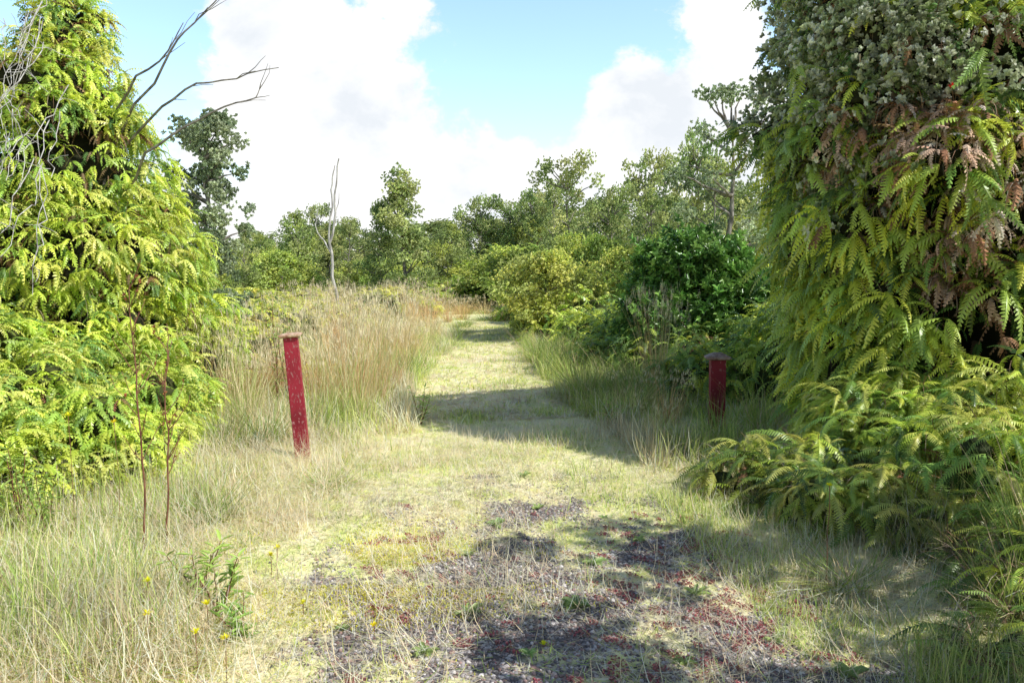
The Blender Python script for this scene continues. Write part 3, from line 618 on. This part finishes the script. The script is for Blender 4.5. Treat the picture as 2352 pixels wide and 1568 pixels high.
def weed(x,y,h,c=(.46,.64,.14),n=3):
    e=empty('leafy_weed',(x,y,float(gh(x,y))),label='leafy green weed with narrow leaves in the grass',category='plant',group='leafy weeds in the grass')
    st=Acc();lf=Acc()
    for _ in range(n):
        m=wob((0,0,0),(U(-.12,.12),U(-.12,.12),h*U(.7,1)),9,.03);tube(st,m,np.linspace(.005,.002,9),(1,1,1),4)
        P=np.repeat(m[1:],2,0);k=len(P);lf.inst(NL,P,rotm(U(0,6.28,k),U(-.3,.5,k)),U(.04,.09,k),np.array([c])*U(.7,1.2,(k,1)))
    obj('stem',st.mesh('stem'),M_redst,e);obj('leaves',lf.mesh('leaves'),M_leaf,e)
for a in [(-1.33,3.5,.30),(-1.5,3.7,.26),(-1.15,3.3,.2),(-2.9,4.6,.5),(-3.1,4.6,.55),(-2.7,4.5,.4),(-3.3,4.7,.5),(-3.0,4.3,.35),(-.95,8.2,.4),(-2.55,8.6,1.25),(-2.4,8.4,1.1),(1.0,7.9,.3)]: weed(*a,n=5)
gr=[(-.36,3.15),(.07,3.12),(1.15,3.35),(.18,5.3),(-.25,4.35),(.45,4.2),(.9,3.8),(-.2,3.55),(.75,4.6),(-.75,3.4),(1.35,3.05),(.1,6.1),(.7,3.1),(.3,3.6),(1.3,4.0),(-.1,4.9),(.6,5.1)]
for x,y in gr:
    BR=rosette(int(rng.integers(6,12)),U(.12,.22),int(rng.integers(1e6)),(2,35),.05)
    g=Acc();g.inst(BR,np.array([(0,0,.010)]),rotm(np.array([U(0,6)]),np.array([0.])),np.array([U(.04,.09)]),np.array([(.46,.62,.20)])*U(.7,1.1))
    obj('rosette_weed',g.mesh('rosette_weed'),M_leaf,None,(x,y,float(gh(x,y))),label='flat green weed rosette growing in the gravel',category='plant',group='weed rosettes in the gravel')
for (u,v,h) in [(330,1335,.3),(437,1453,.22),(507,1465,.2),(465,1387,.22),(633,1258,.2),(618,1275,.15),(855,1436,.06),(1905,1115,.5),(165,955,.8),(268,970,.7),(325,1410,.25),(1250,1480,.04),(690,1385,.08)]:
    ang=math.radians(5.1)+math.atan((v-784)/1828);d=(1.6-h)/math.tan(ang);x=(u-1176)/1828*d*1.02
    e=empty('yellow_flower',(x,d,0),label='small yellow daisy like wildflower on a thin stem',category='flower',group='yellow wildflowers')
    s_=Acc();tube(s_,wob((0,0,0),(0,0,h),5,.03),[.002]*5,sides=4);obj('stem',s_.mesh('stem'),M_redst,e)
    g=Acc();n=22;g.inst(NL,np.tile([(0,0,h)],(n,1)),rotm(U(0,6.28,n),U(0,.9,n)),U(.018,.028,n),np.tile([(.92,.84,.03)],(n,1)))
    obj('petals',g.mesh('petals'),M_flower,e)
# ================================================================== SKY / SUN / CAMERA
E=math.radians(46);az=math.radians(115)
D=Vector((math.sin(az)*math.cos(E),math.cos(az)*math.cos(E),math.sin(E)))
sun=bpy.data.lights.new('sun','SUN');sun.energy=5;sun.angle=math.radians(.5);sun.color=(1,.99,.95)
so=bpy.data.objects.new('sun',sun);link(so);so.rotation_euler=D.to_track_quat('Z','Y').to_euler();so.location=(5,-3,12)
w=bpy.data.worlds.new('World');scene.world=w;w.use_nodes=True;nt=w.node_tree;n=nt.nodes;l=nt.links;n.clear()
out=n.new('ShaderNodeOutputWorld');bg=n.new('ShaderNodeBackground');sky=n.new('ShaderNodeTexSky');sky.sky_type='NISHITA';sky.sun_disc=False
sky.sun_elevation=E;sky.sun_rotation=az;bg.inputs['Strength'].default_value=.15
tc=n.new('ShaderNodeTexCoord');sep=n.new('ShaderNodeSeparateXYZ');l.new(tc.outputs['Generated'],sep.inputs[0])
def M(op,a,b=None,c=None):
    x=n.new('ShaderNodeMath');x.operation=op
    for i,v in enumerate((a,b,c)):
        if v is None: continue
        if isinstance(v,(int,float)): x.inputs[i].default_value=v
        else: l.new(v,x.inputs[i])
    return x.outputs[0]
A=M('ARCTAN2',sep.outputs['X'],sep.outputs['Y']);EL=M('ARCSINE',sep.outputs['Z'])
cmb=n.new('ShaderNodeCombineXYZ');l.new(A,cmb.inputs[0]);l.new(M('MULTIPLY',EL,1.3),cmb.inputs[1])
def NZ(sc,de,rough=.58,dist=.2):
    t=n.new('ShaderNodeTexNoise');t.inputs['Scale'].default_value=sc;t.inputs['Detail'].default_value=de;t.inputs['Roughness'].default_value=rough;t.inputs['Distortion'].default_value=dist
    l.new(cmb.outputs[0],t.inputs['Vector']);return t.outputs['Fac']
def blob(a0,e0,wa,we,amp):
    x=M('DIVIDE',M('SUBTRACT',A,a0),wa);y=M('DIVIDE',M('SUBTRACT',EL,e0),we)
    return M('MULTIPLY',M('EXPONENT',M('MULTIPLY',M('ADD',M('MULTIPLY',x,x),M('MULTIPLY',y,y)),-1.)),amp)
tot=None
for b in [(-.23,.20,.12,.10,1.3),(-.29,.31,.06,.08,1.2),(.26,.29,.05,.12,1.2),(.13,.20,.05,.06,1.0),(.25,.15,.12,.08,1.0),(-.13,.31,.05,.035,.85),(0,.03,1.0,.10,1.2),(-.05,.12,.22,.06,.6),(.03,.20,.06,.06,-.3),(-.55,.28,.12,.14,-.8),(.05,.33,.13,.05,-.4)]:
    bb=blob(*b);tot=bb if tot is None else M('ADD',tot,bb)
tot=M('ADD',tot,M('MULTIPLY',M('SUBTRACT',NZ(8,10,.64),.5),2.6))
tot=M('ADD',tot,M('MULTIPLY',M('SUBTRACT',NZ(24,6,.6),.5),.9))
mr=n.new('ShaderNodeMapRange');mr.interpolation_type='SMOOTHSTEP';mr.inputs['From Min'].default_value=.40;mr.inputs['From Max'].default_value=.82;l.new(tot,mr.inputs['Value'])
# sky and clouds dimmed overhead and behind the camera to cut fill light
up=n.new('ShaderNodeMapRange');up.interpolation_type='SMOOTHSTEP';up.inputs['From Min'].default_value=.38;up.inputs['From Max'].default_value=.75;up.inputs['To Min'].default_value=1;up.inputs['To Max'].default_value=.5;l.new(EL,up.inputs['Value'])
bk=n.new('ShaderNodeMapRange');bk.interpolation_type='SMOOTHSTEP';bk.inputs['From Min'].default_value=.8;bk.inputs['From Max'].default_value=1.5;bk.inputs['To Min'].default_value=1;bk.inputs['To Max'].default_value=.55;l.new(M('ABSOLUTE',A),bk.inputs['Value'])
dim=M('MULTIPLY',up.outputs[0],bk.outputs[0])
tint=n.new('ShaderNodeMix');tint.data_type='RGBA';tint.blend_type='MULTIPLY';tint.inputs[0].default_value=1;l.new(sky.outputs[0],tint.inputs[6]);tint.inputs[7].default_value=(2.0,2.1,2.15,1)
cr=n.new('ShaderNodeValToRGB');cr.color_ramp.elements[0].position=.36;cr.color_ramp.elements[1].position=.54
cr.color_ramp.elements[0].color=(.76,.80,.85,1);cr.color_ramp.elements[1].color=(1,1,1,1);l.new(NZ(6,7),cr.inputs[0])
cs=n.new('ShaderNodeVectorMath');cs.operation='SCALE';cs.inputs['Scale'].default_value=7.6;l.new(cr.outputs[0],cs.inputs[0])
mx=n.new('ShaderNodeMix');mx.data_type='RGBA';l.new(mr.outputs['Result'],mx.inputs[0]);l.new(tint.outputs[2],mx.inputs[6]);l.new(cs.outputs[0],mx.inputs[7])
fs=n.new('ShaderNodeVectorMath');fs.operation='SCALE';l.new(mx.outputs[2],fs.inputs[0]);l.new(dim,fs.inputs['Scale'])
l.new(fs.outputs[0],bg.inputs[0]);l.new(bg.outputs[0],out.inputs[0])
cam=bpy.data.cameras.new('camera');cam.lens=28;cam.sensor_width=36;cam.clip_end=5000;cam.clip_start=.05
co=bpy.data.objects.new('camera',cam);link(co);co.location=(0,0,1.6);co.rotation_euler=(math.radians(90-5.1),0,0);scene.camera=co
scene.view_settings.view_transform='Standard';scene.view_settings.look='None';scene.view_settings.exposure=0
